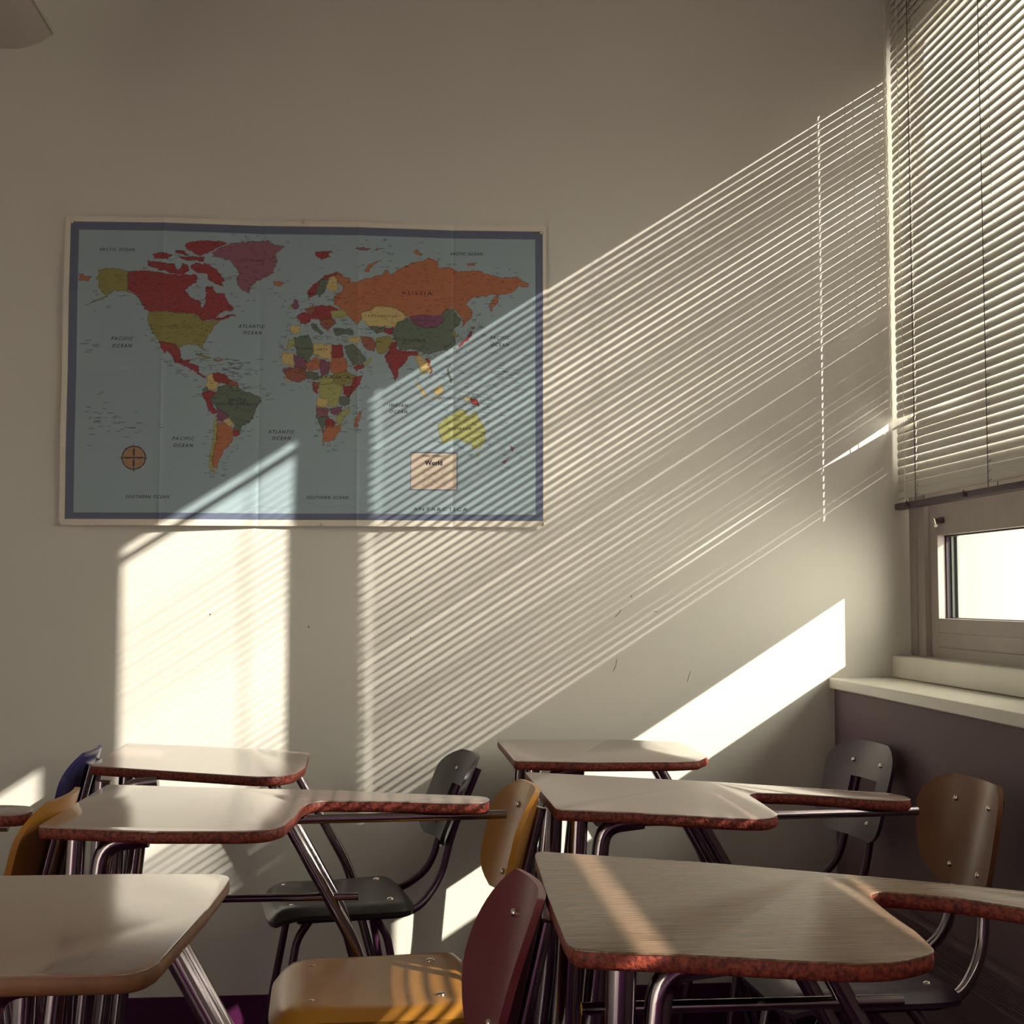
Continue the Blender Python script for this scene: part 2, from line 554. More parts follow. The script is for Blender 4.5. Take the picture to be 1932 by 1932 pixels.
# ------------------------------------------------------------------ world map
MAPW, MAPH = 1.270, 0.814
MX0, MZ0 = -0.860, 1.314
CREX = [0.256, 0.509, 0.766, 1.020]
CREZ = [0.613, 0.408, 0.204]
def map_y(u, v):
    """distance of the paper from the wall"""
    kx = [0.0] + CREX + [MAPW]
    d = 0.0045
    for i in range(5):
        if kx[i] <= u <= kx[i + 1]:
            t_ = (u - kx[i]) / (kx[i + 1] - kx[i])
            a = 0.0 if i % 2 == 0 else 0.010
            c = 0.010 if i % 2 == 0 else 0.0
            d += a + (c - a) * t_
            break
    for i, c_ in enumerate(CREX): d += (0.0022 if i % 2 == 0 else -0.0018) * math.exp(-abs(u - c_) / 0.007)
    for i, c_ in enumerate(CREZ): d += (0.0014 if i % 2 == 0 else -0.0012) * math.exp(-abs(v - c_) / 0.006)
    kz = [MAPH] + CREZ + [0.0]
    for i in range(4):
        if kz[i + 1] <= v <= kz[i]:
            t_ = (kz[i] - v) / (kz[i] - kz[i + 1])
            d += (0.005 * t_ if i % 2 == 0 else 0.005 * (1 - t_))
            break
    d += 0.004 * max(0.0, 1 - v / 0.10) * (0.4 + abs(math.sin(u * 5.2)))          # lower edge lifts
    d += 0.003 * max(0.0, 1 - u / 0.05) * abs(math.sin(v * 3.8))
    return -d
MAPDATA = """olive 86,670 107,675 135,674 166,668 167,616 179,609 154,614 129,614 112,603 98,613 87,626 94,637 83,648 90,659
olive 112,603 77,585 56,577 56,575 81,583 116,600
orange 39,659 69,651 65,642 39,641
red 166,667 213,672 260,663 299,661 310,663 324,658 338,664 345,657 342,642 324,631 314,618 328,603 353,591 361,574 366,591 367,613 365,628 381,632 396,614 414,614 425,592 438,578 436,570 415,566 400,559 393,548 404,551 443,559 447,556 408,542 393,544 361,540 347,554 325,557 311,561 221,562 212,566 201,588 190,602 166,620
red 327,689 345,694 370,692 395,676 417,651 410,643 414,629 389,639 374,650 370,665 345,668 331,675
red 217,696 231,695 252,691 277,688 274,670 245,673 231,680 215,683
red 256,692 284,690 292,674 299,674 309,691 320,689 324,671 310,663 281,663 260,670
red 227,713 252,719 280,714 266,701 238,702
red 287,727 309,726 323,711 302,715 287,720
red 298,709 362,712 359,698 323,699 298,704
red 308,741 326,750 358,755 405,754 419,750 394,735 369,722 345,714 330,723 316,730
mauve 382,724 405,739 430,749 466,755 502,758 531,756 545,748 573,745 553,731 547,720 553,705 546,687 544,672 525,664 503,653 489,641 478,615 460,622 448,640 444,659 453,670 438,692 427,706 402,708 388,713
orange 539,648 557,650 572,645 561,635 545,639
olive 221,561 311,561 325,559 340,558 354,547 363,538 393,543 406,544 397,533 383,514 373,496 369,485 359,477 366,459 357,466 344,477 327,477 309,473 298,464 291,476 277,480 248,485 232,504 223,522 219,544
red 248,485 277,480 291,476 302,462 306,444 313,433 331,437 327,426 345,422 354,408 349,406 328,411 310,425 288,434 279,450 267,458 265,448 256,465
red 285,436 327,426 352,419 354,404 367,394 376,398 375,393 363,390 349,399 342,406 313,418 292,427
olive 341,453 363,451 384,441 381,437 359,444 341,450
orange 388,438 409,437 413,433 391,431
cream 372,397 385,403 392,383 405,377 396,354 382,359 367,366 374,379
red 385,401 399,404 420,400 431,387 424,374 405,377 392,383
brown 431,387 453,382 458,365 435,367 424,374
green 360,359 374,364 378,353 364,346
red 360,348 380,356 394,350 382,332 388,313 400,299 393,292 379,302 368,328
green 396,354 405,368 424,373 435,366 458,365 471,356 510,342 514,333 500,311 493,282 483,271 465,263 458,242 444,252 447,267 432,281 425,296 407,306 388,317 382,332
purple 396,312 409,306 427,294 429,283 415,274 400,281 398,299
cream 418,281 432,283 443,267 433,259 420,270
lime 397,292 402,277 399,234 393,183 390,154 402,134 392,136 381,150 384,183 390,234 393,274
orange 402,274 418,272 436,260 447,256 444,234 433,212 419,198 409,176 402,150 390,154 393,187 399,234
red 447,252 460,245 453,234 444,238
lime 584,492 613,502 602,481 574,464
green 602,500 638,510 646,486 661,471 649,456 635,438 606,454 599,478
cream 566,462 599,459 597,423 574,426 565,444
purple 599,457 635,438 632,416 599,421
mauve 565,418 599,421 614,415 628,408 625,393 607,380 585,382 574,400
orange 592,400 625,403 627,390 614,380 594,382
cream 571,400 591,395 592,380 582,384
cream 589,533 616,531 613,515 595,509 586,522
lime 584,582 592,590 596,583 590,576 584,577
red 604,558 625,570 648,559 640,540 618,536
purple 591,585 598,604 608,597 612,580 599,574
red 633,570 651,586 689,587 715,576 697,552 667,548 644,551
brown 625,574 647,586 655,575 644,559
red 632,624 647,640 673,664 707,676 726,669 688,660 658,636 655,613 636,607
green 656,629 669,656 688,660 688,641 674,617 662,606 655,617
cream 688,660 707,668 715,626 689,625 683,641
brown 663,548 700,552 708,537 686,518 667,533
green 640,536 655,536 676,510 667,508 644,525
green 701,526 754,523 757,509 708,507
orange 704,610 726,630 726,642 738,642 741,650 756,648 772,654 802,666 832,671 836,683 847,687 851,671 878,691 908,707 939,714 950,722 977,713 981,697 1012,698 1031,687 1062,691 1081,692 1108,681 1127,677 1154,672 1185,674 1220,656 1220,646 1193,647 1181,631 1139,623 1124,626 1100,618 1070,616 1054,598 1074,579 1066,559 1043,537 1047,559 1031,574 1020,585 1004,585 989,567 955,565 928,568 898,560 875,579 848,588 810,585 806,576 772,569 776,554 765,534 742,557 715,580 704,591
lime 693,572 727,576 742,561 723,551 697,556
orange 707,672 745,659 747,650 726,642 711,649
orange 1139,631 1139,603 1120,578 1116,595 1127,615
orange 781,681 798,701 836,714 817,705 798,689 794,676
orange 910,738 927,743 935,729 916,731
orange 1056,709 1077,711 1081,703 1060,701
mauve 756,741 779,745 801,740 771,735
mauve 801,736 817,744 838,747 820,740
red 650,731 673,735 703,734 688,726 692,714 669,710 652,721
cream 772,569 806,576 810,585 848,588 875,579 898,560 875,548 867,532 841,532 810,529 791,535 776,550
purple 901,560 928,568 955,565 989,566 997,554 978,538 951,530 924,539 909,549
green 875,548 898,558 909,549 928,537 951,530 978,538 997,554 989,567 1004,585 1020,582 1043,555 1035,539 1012,523 1020,516 1012,492 997,477 970,465 940,460 917,472 898,471 875,475 860,501 856,524 867,532
green 791,533 841,530 837,520 818,512 803,520
red 837,528 863,532 856,513 837,515
brown 771,506 803,504 814,489 811,466 788,469 777,488
olive 814,501 848,509 860,501 849,474 837,459 818,462 813,481
green 731,480 754,484 769,473 788,443 777,431 754,427 739,453
red 754,423 781,431 785,420 762,412
lime 784,431 803,451 800,435 786,421
cream 735,499 769,504 769,481 750,488
red 849,470 852,490 867,494 871,475 898,467 925,468 929,456 902,456 891,433 875,417 872,398 866,388 860,401 849,432 837,451
cream 913,452 932,460 944,445 959,430 963,411 952,414 936,418 925,437
lime 927,429 936,418 952,412 948,407 929,412
red 948,453 959,445 955,434 965,418 957,401 961,418 951,434
red 1033,489 1054,505 1066,524 1070,517 1058,499 1037,483
red 1064,538 1079,540 1074,531
olive 1012,523 1022,527 1030,508 1024,506
cream 923,388 952,346 946,343 919,382
cream 967,369 990,383 994,366 982,350 969,356
cream 959,345 994,343 990,339 959,342
cream 1047,349 1066,346 1070,332 1051,342
red 1066,346 1085,340 1091,323 1070,330
green 1001,424 1007,428 1009,412 1020,397 1015,385 1005,405
lime 979,270 994,285 1013,297 1024,307 1043,313 1055,309 1053,299 1066,296 1076,313 1084,298 1097,279 1107,256 1105,233 1093,208 1074,208 1063,221 1047,228 1032,234 1009,228 990,222 985,243
lime 1082,194 1091,194 1088,185
purple 1170,222 1185,209 1178,201 1172,210
purple 1170,189 1158,172 1149,172 1162,183
cream 648,483 671,485 697,480 697,437 671,448 650,456
red 697,483 727,482 731,449 698,449
orange 698,449 731,449 739,434 737,411 702,399 690,426 697,437
purple 667,445 694,435 690,407 672,397 666,422
orange 626,429 651,448 668,443 666,418 638,410
brown 578,413 600,421 630,417 634,389 623,387 601,379 578,394
green 627,409 664,411 662,388 634,388
lime 664,400 702,400 702,377 664,377
olive 702,404 739,412 766,397 755,378 728,372 702,379
red 755,393 779,403 773,378 744,343 747,359
lime 662,377 702,377 728,374 721,343 710,316 676,320 667,342
brown 647,384 664,384 663,367 648,369
red 648,369 663,369 663,348 650,354
red 728,372 751,370 744,343 727,351
green 717,343 744,345 744,321 721,320
cream 657,340 691,339 687,314 659,314
purple 691,312 729,317 721,295 695,297
mauve 657,313 691,312 688,289 659,291
green 659,290 688,289 684,270 675,247 669,263
red 684,278 691,289 710,276 707,263 682,259
lime 710,293 744,315 746,301 725,278 729,263 710,274
orange 675,247 682,259 720,267 724,256 707,229 696,222 677,223
orange 763,290 774,306 776,290 767,260 759,265
green 1020,516 1026,493 1005,473 993,475 1012,492"""
PAL = {'ocean': (0.285, 0.375, 0.425), 'margin': (0.66, 0.62, 0.54), 'frame': (0.115, 0.140, 0.215), 'red': (0.270, 0.052, 0.058), 'olive': (0.25, 0.235, 0.085),
       'mauve': (0.25, 0.11, 0.145), 'orange': (0.390, 0.155, 0.085), 'green': (0.120, 0.155, 0.125), 'cream': (0.520, 0.420, 0.190), 'lime': (0.33, 0.35, 0.14),
       'purple': (0.210, 0.085, 0.150), 'brown': (0.270, 0.110, 0.075)}
def build_map():
    st = 0.0017
    nx, nz = int(MAPW / st) + 1, int(MAPH / st) + 1
    U = np.linspace(0, MAPW, nx); V = np.linspace(0, MAPH, nz)
    UU, VV = np.meshgrid(U, V)
    C = np.zeros((nz, nx, 3)); C[:] = PAL['margin']
    def rect(u0, v0, u1, v1, c):
        m_ = (UU >= u0) & (UU <= u1) & (VV >= v0) & (VV <= v1)
        C[m_] = PAL[c]
    rect(0.015, 0.016, 1.260, 0.799, 'frame')
    inner = (UU >= 0.037) & (UU <= 1.240) & (VV >= 0.034) & (VV <= 0.778)
    C[inner] = PAL['ocean']
    land = np.zeros((nz, nx), bool)
    rng = np.random.RandomState(3)
    wob = 0.0022
    # warp the sampling grid a little so coasts look ragged
    gx = rng.rand(60, 90) - 0.5; gz = rng.rand(60, 90) - 0.5
    def up(g, n0, n1):
        a = np.linspace(0, g.shape[0] - 1.001, n0); b_ = np.linspace(0, g.shape[1] - 1.001, n1)
        ai, bi = a.astype(int), b_.astype(int); af, bf = (a - ai)[:, None], (b_ - bi)[None]
        return g[ai][:, bi] * (1 - af) * (1 - bf) + g[ai + 1][:, bi] * af * (1 - bf) + g[ai][:, bi + 1] * (1 - af) * bf + g[ai + 1][:, bi + 1] * af * bf
    gx = up(gx, nz, nx) * 2 * wob + up(rng.rand(180, 280) - 0.5, nz, nx) * 2 * wob
    gz = up(gz, nz, nx) * 2 * wob + up(rng.rand(180, 280) - 0.5, nz, nx) * 2 * wob
    WU, WV = UU + gx, VV + gz
    border = np.zeros((nz, nx), bool)
    for line in MAPDATA.strip().split('\n'):
        parts = line.split()
        p = np.array([[float(c) / 1000 for c in q.split(',')] for q in parts[1:]])
        x0, z0 = p.min(0) - 0.008; x1, z1 = p.max(0) + 0.008
        i0, i1 = max(0, int(z0 / st)), min(nz, int(z1 / st) + 2)
        j0, j1 = max(0, int(x0 / st)), min(nx, int(x1 / st) + 2)
        a, c_ = WU[i0:i1, j0:j1], WV[i0:i1, j0:j1]
        ins = np.zeros(a.shape, bool)
        for k in range(len(p)):
            xa, ya = p[k]; xb_, yb = p[(k + 1) % len(p)]
            if ya == yb: continue
            ins ^= ((ya > c_) != (yb > c_)) & (a < (xb_ - xa) * (c_ - ya) / (yb - ya) + xa)
        ed = ins.copy()
        ed[1:-1, 1:-1] &= ~(ins[:-2, 1:-1] & ins[2:, 1:-1] & ins[1:-1, :-2] & ins[1:-1, 2:])
        sub = C[i0:i1, j0:j1]
        sub[ins] = PAL[parts[0]]
        border[i0:i1, j0:j1] &= ~ins
        border[i0:i1, j0:j1] |= ed
        land[i0:i1, j0:j1] |= ins
    land &= inner
    C[border & inner] *= 0.62
    # fine map print: rivers and tiny place names as short strokes, on land and along the coasts
    near = land.copy()
    for _ in range(16):
        near[1:-1, 1:-1] |= near[:-2, 1:-1] | near[2:, 1:-1] | near[1:-1, :-2] | near[1:-1, 2:]
    coast = near & ~land & inner
    idx = np.argwhere(land)
    for k in rng.choice(len(idx), 1500, replace=False):
        i, j = idx[k]; L = rng.randint(2, 7)
        if j + L < nx: C[i, j:j + L] *= 0.62
    idx = np.argwhere(coast & (UU > 0.06) & (UU < 1.2))
    wgt = np.where(VV[idx[:, 0], idx[:, 1]] > 0.62, 0.35, 1.0) * np.where((UU[idx[:, 0], idx[:, 1]] < .2), .4, 1)
    for k in rng.choice(len(idx), 520, replace=False, p=wgt / wgt.sum()):
        i, j = idx[k]; L = rng.randint(4, 10)
        seg = slice(j, min(nx, j + L))
        C[i, seg] *= np.where(rng.rand(seg.stop - seg.start, 1) > 0.25, 0.38, 1)
        if rng.rand() < .3 and i > 2: C[i - 2, seg] *= 0.6
    for cu, cv, n_, su, sv in ((0.09, 0.28, 26, .035, .05), (0.17, 0.27, 18, .05, .03), (1.10, 0.33, 60, .06, .09), (1.13, 0.42, 40, .05, .06), (0.45, 0.42, 45, .04, .02), (0.07, 0.47, 8, .02, .03)):
        for _ in range(n_):
            i = int((cv + rng.randn() * sv * .6) / st); j = int((cu + rng.randn() * su * .7) / st)
            if 25 < i < nz - 25 and 25 < j < nx - 30: C[i, j:j + rng.randint(4, 12)] *= 0.42
    # Antarctic coast, pale
    for j in range(int(0.30 / st), int(1.22 / st)):
        vv = 0.046 + 0.012 * math.sin(j * 0.021) + 0.006 * math.sin(j * 0.09)
        C[int(vv / st), j] *= 0.8
    # compass rose
    du, dv = UU - 0.189, VV - 0.176
    rr = np.hypot(du, dv); an = np.arctan2(dv, du)
    disc = rr < 0.030
    C[disc] = (0.36, 0.22, 0.13)
    C[(rr < 0.0315) & (rr > 0.0285)] = (0.05, 0.04, 0.07)
    C[(rr < 0.0225) & (rr > 0.0205)] *= 0.8
    star = rr < 0.0255 * (0.10 + 0.90 * np.abs(np.cos(2 * an)) ** 12)
    C[star] = (0.05, 0.04, 0.07)
    tick = ((np.abs(du) < 0.001) | (np.abs(dv) < 0.001)) & (rr < 0.037)
    C[tick] = (0.05, 0.04, 0.07)
    # title panel with its thin frame and small print
    rect(0.907, 0.097, 1.032, 0.198, 'frame')
    m_ = (UU > 0.9095) & (UU < 1.0295) & (VV > 0.0995) & (VV < 0.1955)
    C[m_] = (0.52, 0.44, 0.37)
    for _ in range(60):
        i = int((0.108 + 0.046 * rng.rand()) / st); j = int((0.937 + 0.062 * rng.rand()) / st)
        C[i, j:j + rng.randint(3, 8)] *= 0.72
    C *= 1 + 0.03 * (rng.rand(nz, nx, 1) - 0.5)
    Y = np.zeros((nz, nx))
    fy = np.vectorize(map_y)
    yu = fy(U, 0.5 * np.ones_like(U))
    Y = fy(UU, VV)
    co = np.stack([UU, Y, VV], -1).reshape(-1, 3).astype(np.float32)
    a = np.arange(nz * nx).reshape(nz, nx)
    F = np.stack([a[:-1, :-1], a[:-1, 1:], a[1:, 1:], a[1:, :-1]], -1).reshape(-1, 4).astype(np.int32)
    me = bpy.data.meshes.new('printed_sheet')
    me.vertices.add(len(co)); me.vertices.foreach_set('co', co.ravel())
    me.loops.add(F.size); me.loops.foreach_set('vertex_index', F.ravel())
    me.polygons.add(len(F)); me.polygons.foreach_set('loop_start', np.arange(0, F.size, 4, dtype=np.int32))
    me.update(calc_edges=True)
    ca = me.color_attributes.new('print', 'FLOAT_COLOR', 'POINT')
    ca.data.foreach_set('color', np.concatenate([C.reshape(-1, 3), np.ones((nz * nx, 1))], 1).astype(np.float32).ravel())
    m = bpy.data.materials.new('map_print'); m.use_nodes = True
    n = m.node_tree; p = n.nodes['Principled BSDF']
    at = n.nodes.new('ShaderNodeAttribute'); at.attribute_name = 'print'
    n.links.new(at.outputs['Color'], p.inputs['Base Color'])
    p.inputs['Roughness'].default_value = 0.5
    p.inputs['Specular IOR Level'].default_value = 0.3
    me.materials.append(m)
    return me
mp = thing('world_map', 'large printed world map poster with fold creases on the back wall', 'map', (MX0, 0.0, MZ0))
sh = bpy.data.objects.new('printed_sheet', build_map()); COL.objects.link(sh); sh.parent = mp
TEXTS = [('ARCTIC OCEAN', 135, 725, 92), ('ARCTIC OCEAN', 1054, 735, 88), ('PACIFIC', 152, 489, 57), ('OCEAN', 152, 470, 51), ('ATLANTIC', 486, 528, 69), ('OCEAN', 488, 511, 49), ('PACIFIC', 314, 227, 57), ('OCEAN', 314, 209, 51), ('ATLANTIC', 567, 248, 69), ('OCEAN', 567, 231, 49), ('SOUTHERN OCEAN', 225, 74, 113), ('SOUTHERN OCEAN', 689, 75, 110), ('INDIAN', 874, 322, 51), ('OCEAN', 874, 305, 48), ('PACIFIC', 1144, 508, 54), ('OCEAN', 1144, 489, 48), ('ANTARCTICA', 987, 46, 143), ('World', 969, 169, 47), ('RAND MCNALLY', 969, 188, 62), ('AUSTRALIA', 1038, 262, 62), ('RUSSIA', 923, 624, 79), ('GREENLAND', 487, 705, 62), ('BRAZIL', 453, 331, 45), ('SOUTH AMERICA', 451, 320, 107), ('CHINA', 917, 497, 59), ('LIBYA', 672, 469, 28), ('ALGERIA', 625, 471, 40), ('KAZAKHSTAN', 831, 560, 74), ('MONGOLIA', 942, 551, 62), ('UNITED STATES', 300, 522, 68), ('AFRICA', 703, 395, 85), ('INDONESIA', 1008, 344, 57)]
def add_text(s, u, v, wid):
    cu = bpy.data.curves.new('tmp', 'FONT')
    cu.body = s
    cu.align_x = 'CENTER'; cu.align_y = 'CENTER'
    cu.size = 1.0
    cu.space_character = 1.0 if s in ('World', 'RAND MCNALLY') else 1.35
    cu.shear = 0.0 if s in ('World', 'ANTARCTICA', 'RAND MCNALLY', 'RUSSIA', 'BRAZIL', 'CHINA', 'LIBYA', 'ALGERIA', 'KAZAKHSTAN', 'MONGOLIA', 'GREENLAND', 'UNITED STATES', 'AUSTRALIA') else 0.3
    big = s in ('World', 'ARCTIC OCEAN', 'PACIFIC', 'OCEAN', 'ATLANTIC', 'SOUTHERN OCEAN', 'INDIAN')
    cu.offset = 0.03 if s == 'World' else (0.012 if big else 0.0)
    cu.resolution_u = 2
    o = bpy.data.objects.new('tmp', cu)
    COL.objects.link(o)
    bpy.context.view_layer.update()
    k = wid / max(o.dimensions.x, 1e-5)
    me = bpy.data.meshes.new_from_object(o)
    bpy.data.objects.remove(o); bpy.data.curves.remove(cu)
    kz_ = {'World': 1.0}.get(s, 1.0)
    h = max(k, 0.0) if big else k
    cap = 0.0090 / 0.7
    kv = k if s == 'World' else min(k, cap) if not big else min(k * 1.15, cap)
    for vtx in me.vertices:
        x, z = vtx.co.x * k + u, vtx.co.y * kv + v
        vtx.co = Vector((x, map_y(x, z) - 0.0005, z))
    me.materials.clear(); me.materials.append(MATS['ink']); me.name = 'lettering'
    lo = bpy.data.objects.new('lettering', me); COL.objects.link(lo); lo.parent = mp
for s, u, v, wd in TEXTS: add_text(s, u / 1000, v / 1000, wd / 1000)
for i, (u, v, lb) in enumerate([(0.018, 0.797, 'small metal tack at the upper left corner of the map'), (0.620, 0.812, 'small metal tack at the middle of the map top edge'), (1.255, 0.795, 'small metal tack at the upper right corner of the map'),
                                (0.004, 0.006, 'small metal tack at the lower left corner of the map'), (0.675, 0.004, 'small metal tack at the middle of the map lower edge'), (1.262, 0.008, 'small metal tack at the lower right corner of the map')]):
    b = NB(); dome(b, (0, 0, 0), (0, -1, 0), 0.0042, 0.004)
    tube(b, [(0, 0.0, 0), (0, 0.0035, 0)], 0.0006, 6, 0)
    o = link('thumbtack', b, 'tack'); o.location = (MX0 + u, map_y(u, v) - 0.0012, MZ0 + v)
    tag(o, lb, 'tack', 'tacks that hold the map')

# ------------------------------------------------------------------ hanging lamp
t = thing('pendant_light', 'long trough shaped ceiling lamp at the upper left corner', 'lamp', (-0.878, -1.2, 2.372))
b = NB()
n_ = 20
prof = []
for k in range(n_ + 1):
    a = -1 + 2 * k / n_
    prof.append((0.103 * a, 0.040 * abs(a) ** 2.2))
rows = []
for y in (-1.2, 0.7):
    rows.append([b.verts.new((x, y, z)) for x, z in prof] + [b.verts.new((x * 0.97, y, z + 0.004)) for x, z in reversed(prof)])
L = len(rows[0])
for k in range(L):
    b.faces.new((rows[0][k], rows[0][(k + 1) % L], rows[1][(k + 1) % L], rows[1][k]))
b.faces.new(rows[0]); b.faces.new(rows[1][::-1])
link('housing', b, 'lamp_metal', t)
for s_ in (-1, 1):
    b = NB(); box(b, s_ * 0.1035 - 0.0012, s_ * 0.1035 + 0.0012, -1.2, 0.7, 0.036, 0.0445); link('housing_rim', b, 'slat_paint', t)  # paler paint put on the rim for its window-lit edge
b = NB(); box(b, -0.03, 0.03, -1.1, 0.6, 0.012, 0.04, 0.004); link('lamp_tray', b, 'lamp_metal', t)
for y in (-0.9, 0.45):
    b = NB(); tube(b, [(0, y, 0.035), (0, y, 0.626)], 0.005, 8, 0); link('suspension_rod', b, 'dark_metal', t)

# ------------------------------------------------------------------ chairs
def shell_seat(b, sx_, sy_, th=0.03, skirt=0.018):
    """moulded seat: dished top, rolled rim; front edge (-X) rolls down"""
    N = 22
    def shape(u, v):
        # u,v in -1..1 -> rounded square
        k = 1 - 0.10 * (u * u * v * v)
        x, y = u * sx_ / 2 * k, v * sy_ / 2 * k
        x *= 1 - 0.0 * v; y *= 1 - 0.05 * u * -1
        e = max(abs(u), abs(v))
        z = -0.006 * (1 - min(1, (u * u + v * v)))
        if e > 0.8: z -= skirt * ((e - 0.8) / 0.2) ** 2
        if u < -0.55: z -= 0.016 * ((-u - 0.55) / 0.45) ** 2
        return x, y, z
    g, g2 = [], []
    for i in range(N + 1):
        r1, r2 = [], []
        for j in range(N + 1):
            u, v = -1 + 2 * i / N, -1 + 2 * j / N
            # squircle mapping keeps the corners round
            uu = u * math.sqrt(1 - 0.17 * v ** 6); vv = v * math.sqrt(1 - 0.17 * u ** 6)
            x, y, z = shape(u, v)
            x, y = uu * sx_ / 2, vv * sy_ / 2 * (1 + 0.04 * u)
            r1.append(b.verts.new((x, y, z)))
            r2.append(b.verts.new((x * 0.985, y * 0.985, z - 0.010)))
        g.append(r1); g2.append(r2)
    for i in range(N):
        for j in range(N):
            b.faces.new((g[i][j], g[i + 1][j], g[i + 1][j + 1], g[i][j + 1]))
            b.faces.new((g2[i][j], g2[i][j + 1], g2[i + 1][j + 1], g2[i + 1][j]))
    for k in range(N):
        for a, c, d, e in ((g[k][0], g[k + 1][0], g2[k + 1][0], g2[k][0]), (g[k][N], g[k + 1][N], g2[k + 1][N], g2[k][N]), (g[0][k], g[0][k + 1], g2[0][k + 1], g2[0][k]), (g[N][k], g[N][k + 1], g2[N][k + 1], g2[N][k])):
            b.faces.new((a, c, d, e))

def back_panel(b, wid, hgt, lean, curve, th=0.010, round_=0.35, slot=None, taper=0.0, roll=0.0):
    """curved back rest standing in the YZ plane, leaning toward +X; origin at its lower middle"""
    N, M = 20, 18
    def P(s, t_, off):
        # s -1..1 across, t 0..1 up
        cut = 1.0
        ee = max(0.0, (t_ - (1 - round_)) / round_)
        cut *= math.sqrt(max(0.0, 1 - ee ** 2.2 * 0.72))
        eb = max(0.0, (round_ * 0.8 - t_) / (round_ * 0.8))
        cut *= math.sqrt(max(0.0, 1 - eb ** 2.2 * 0.55))
        cut *= 1 - taper * (1 - t_)
        y = s * wid / 2 * cut
        # sides curl toward the sitter (-X), top edge rolls back
        x = lean * t_ - curve * (s * cut) ** 2 + roll * max(0, t_ - 0.6) ** 2 * 6
        return Vector((x + off, y, t_ * hgt))
    A = [[b.verts.new(P(-1 + 2 * i / N, j / M, 0)) for j in range(M + 1)] for i in range(N + 1)]
    B_ = [[b.verts.new(P((-1 + 2 * i / N) * 0.99, j / M * 0.985 + 0.008, th)) for j in range(M + 1)] for i in range(N + 1)]
    def inslot(i, j):
        if not slot: return False
        s, t_ = -1 + 2 * (i + .5) / N, (j + .5) / M
        return abs(s) < slot[0] and slot[1] < t_ < slot[2]
    for i in range(N):
        for j in range(M):
            if inslot(i, j): continue
            b.faces.new((A[i][j], A[i][j + 1], A[i + 1][j + 1], A[i + 1][j]))
            b.faces.new((B_[i][j], B_[i + 1][j], B_[i + 1][j + 1], B_[i][j + 1]))
            for (di, dj, a1, a2) in ((-1, 0, (i, j), (i, j + 1)), (1, 0, (i + 1, j), (i + 1, j + 1)), (0, -1, (i, j), (i + 1, j)), (0, 1, (i, j + 1), (i + 1, j + 1))):
                ii, jj = i + di, j + dj
                if ii < 0 or jj < 0 or ii >= N or jj >= M or inslot(ii, jj):
                    b.faces.new((A[a1[0]][a1[1]], A[a2[0]][a2[1]], B_[a2[0]][a2[1]], B_[a1[0]][a1[1]]))
    return P

def chair(label, cx, cy, rz, seat_m, back_m, metal, kind='plain', W=0.33, back_w=0.32, back_h=0.19, back_z=0.60, lean=0.045, curve=0.03, back_x=0.205, seat_y=0.0, sx_=0.33, name='school_chair', flat=1.0, tr=0.011, seat_z=0.45, legs=True, roll=0.0, group='school chairs'):
    t = thing(name, label, 'chair', (cx, cy, 0), rz, group)
    b = NB(); shell_seat(b, sx_, W)
    seat = link('seat', b, seat_m, t); seat.location = (0, seat_y, seat_z)
    for px_, py_ in ((-0.11, 0.11), (0.11, 0.11), (-0.11, -0.11), (0.11, -0.11)):
        b = NB(); dome(b, (px_, py_, -0.001 if px_ > 0 else -0.005), (0, 0, 1), 0.0085, 0.004)
        link('rivet', b, 'rivet_metal', seat)
    b = NB()
    slot = {'slot': (0.36, 0.30, 0.62)}.get(kind)
    P = back_panel(b, back_w, back_h, lean, curve, round_={'round': 0.62, 'slot': 0.28, 'plain': 0.36, 'shield': 0.4}[kind], slot=slot, taper={'shield': 0.25, 'round': 0.05}.get(kind, 0.06), roll=roll)
    bk = link('backrest', b, back_m, t); bk.location = (back_x, seat_y, back_z)
    for s, tt in ((-0.42, 0.78), (0.42, 0.78), (-0.42, 0.17), (0.42, 0.17)):
        q = P(s, tt, -0.001)
        b = NB(); dome(b, q, (-1, 0, 0.2), 0.006, 0.004); link('rivet', b, 'rivet_metal', bk)
    hw = W / 2 - 0.045
    for s in (-1, 1):
        b = NB()
        y = s * min(hw, back_w * 0.21)
        q0, q1 = P(y / (back_w / 2), 0.85, 0.017), P(y / (back_w / 2), 0.1, 0.017)
        off = Vector((back_x, 0, back_z))
        tube(b, [Vector((-0.10, s * hw, seat_z - 0.034)), Vector((back_x - 0.075, s * hw, seat_z - 0.034)), Vector((back_x - 0.005, y, seat_z + 0.03)) , q1 + off, q0 + off], tr, 10, 0.06, flat)
        o = link('back_support', b, metal, t); o.location = (0, seat_y, 0)
    if legs:
        for sx2 in (-1, 1):
            for s in (-1, 1):
                b = NB()
                tube(b, [(sx2 * 0.07, s * (hw - 0.005), seat_z - 0.036), (sx2 * 0.10, s * hw, seat_z - 0.075), (sx2 * 0.165, s * (hw + 0.03), 0.012)], tr, 10, 0.03, flat)
                leg = link('leg', b, metal, t); leg.location = (0, seat_y, 0)
                b = NB(); tube(b, [(sx2 * 0.165, s * (hw + 0.03), 0.0), (sx2 * 0.163, s * (hw + 0.029), 0.02)], tr * 1.35, 10, 0); link('foot_cap', b, 'dark_metal', leg)
        for sx2 in (-1, 1):
            b = NB()
            tube(b, [(sx2 * 0.085, -hw, seat_z - 0.052), (sx2 * 0.085, hw, seat_z - 0.052)], tr * 0.8, 8, 0)
            c = link('cross_brace', b, metal, t); c.location = (0, seat_y, 0)
    return t

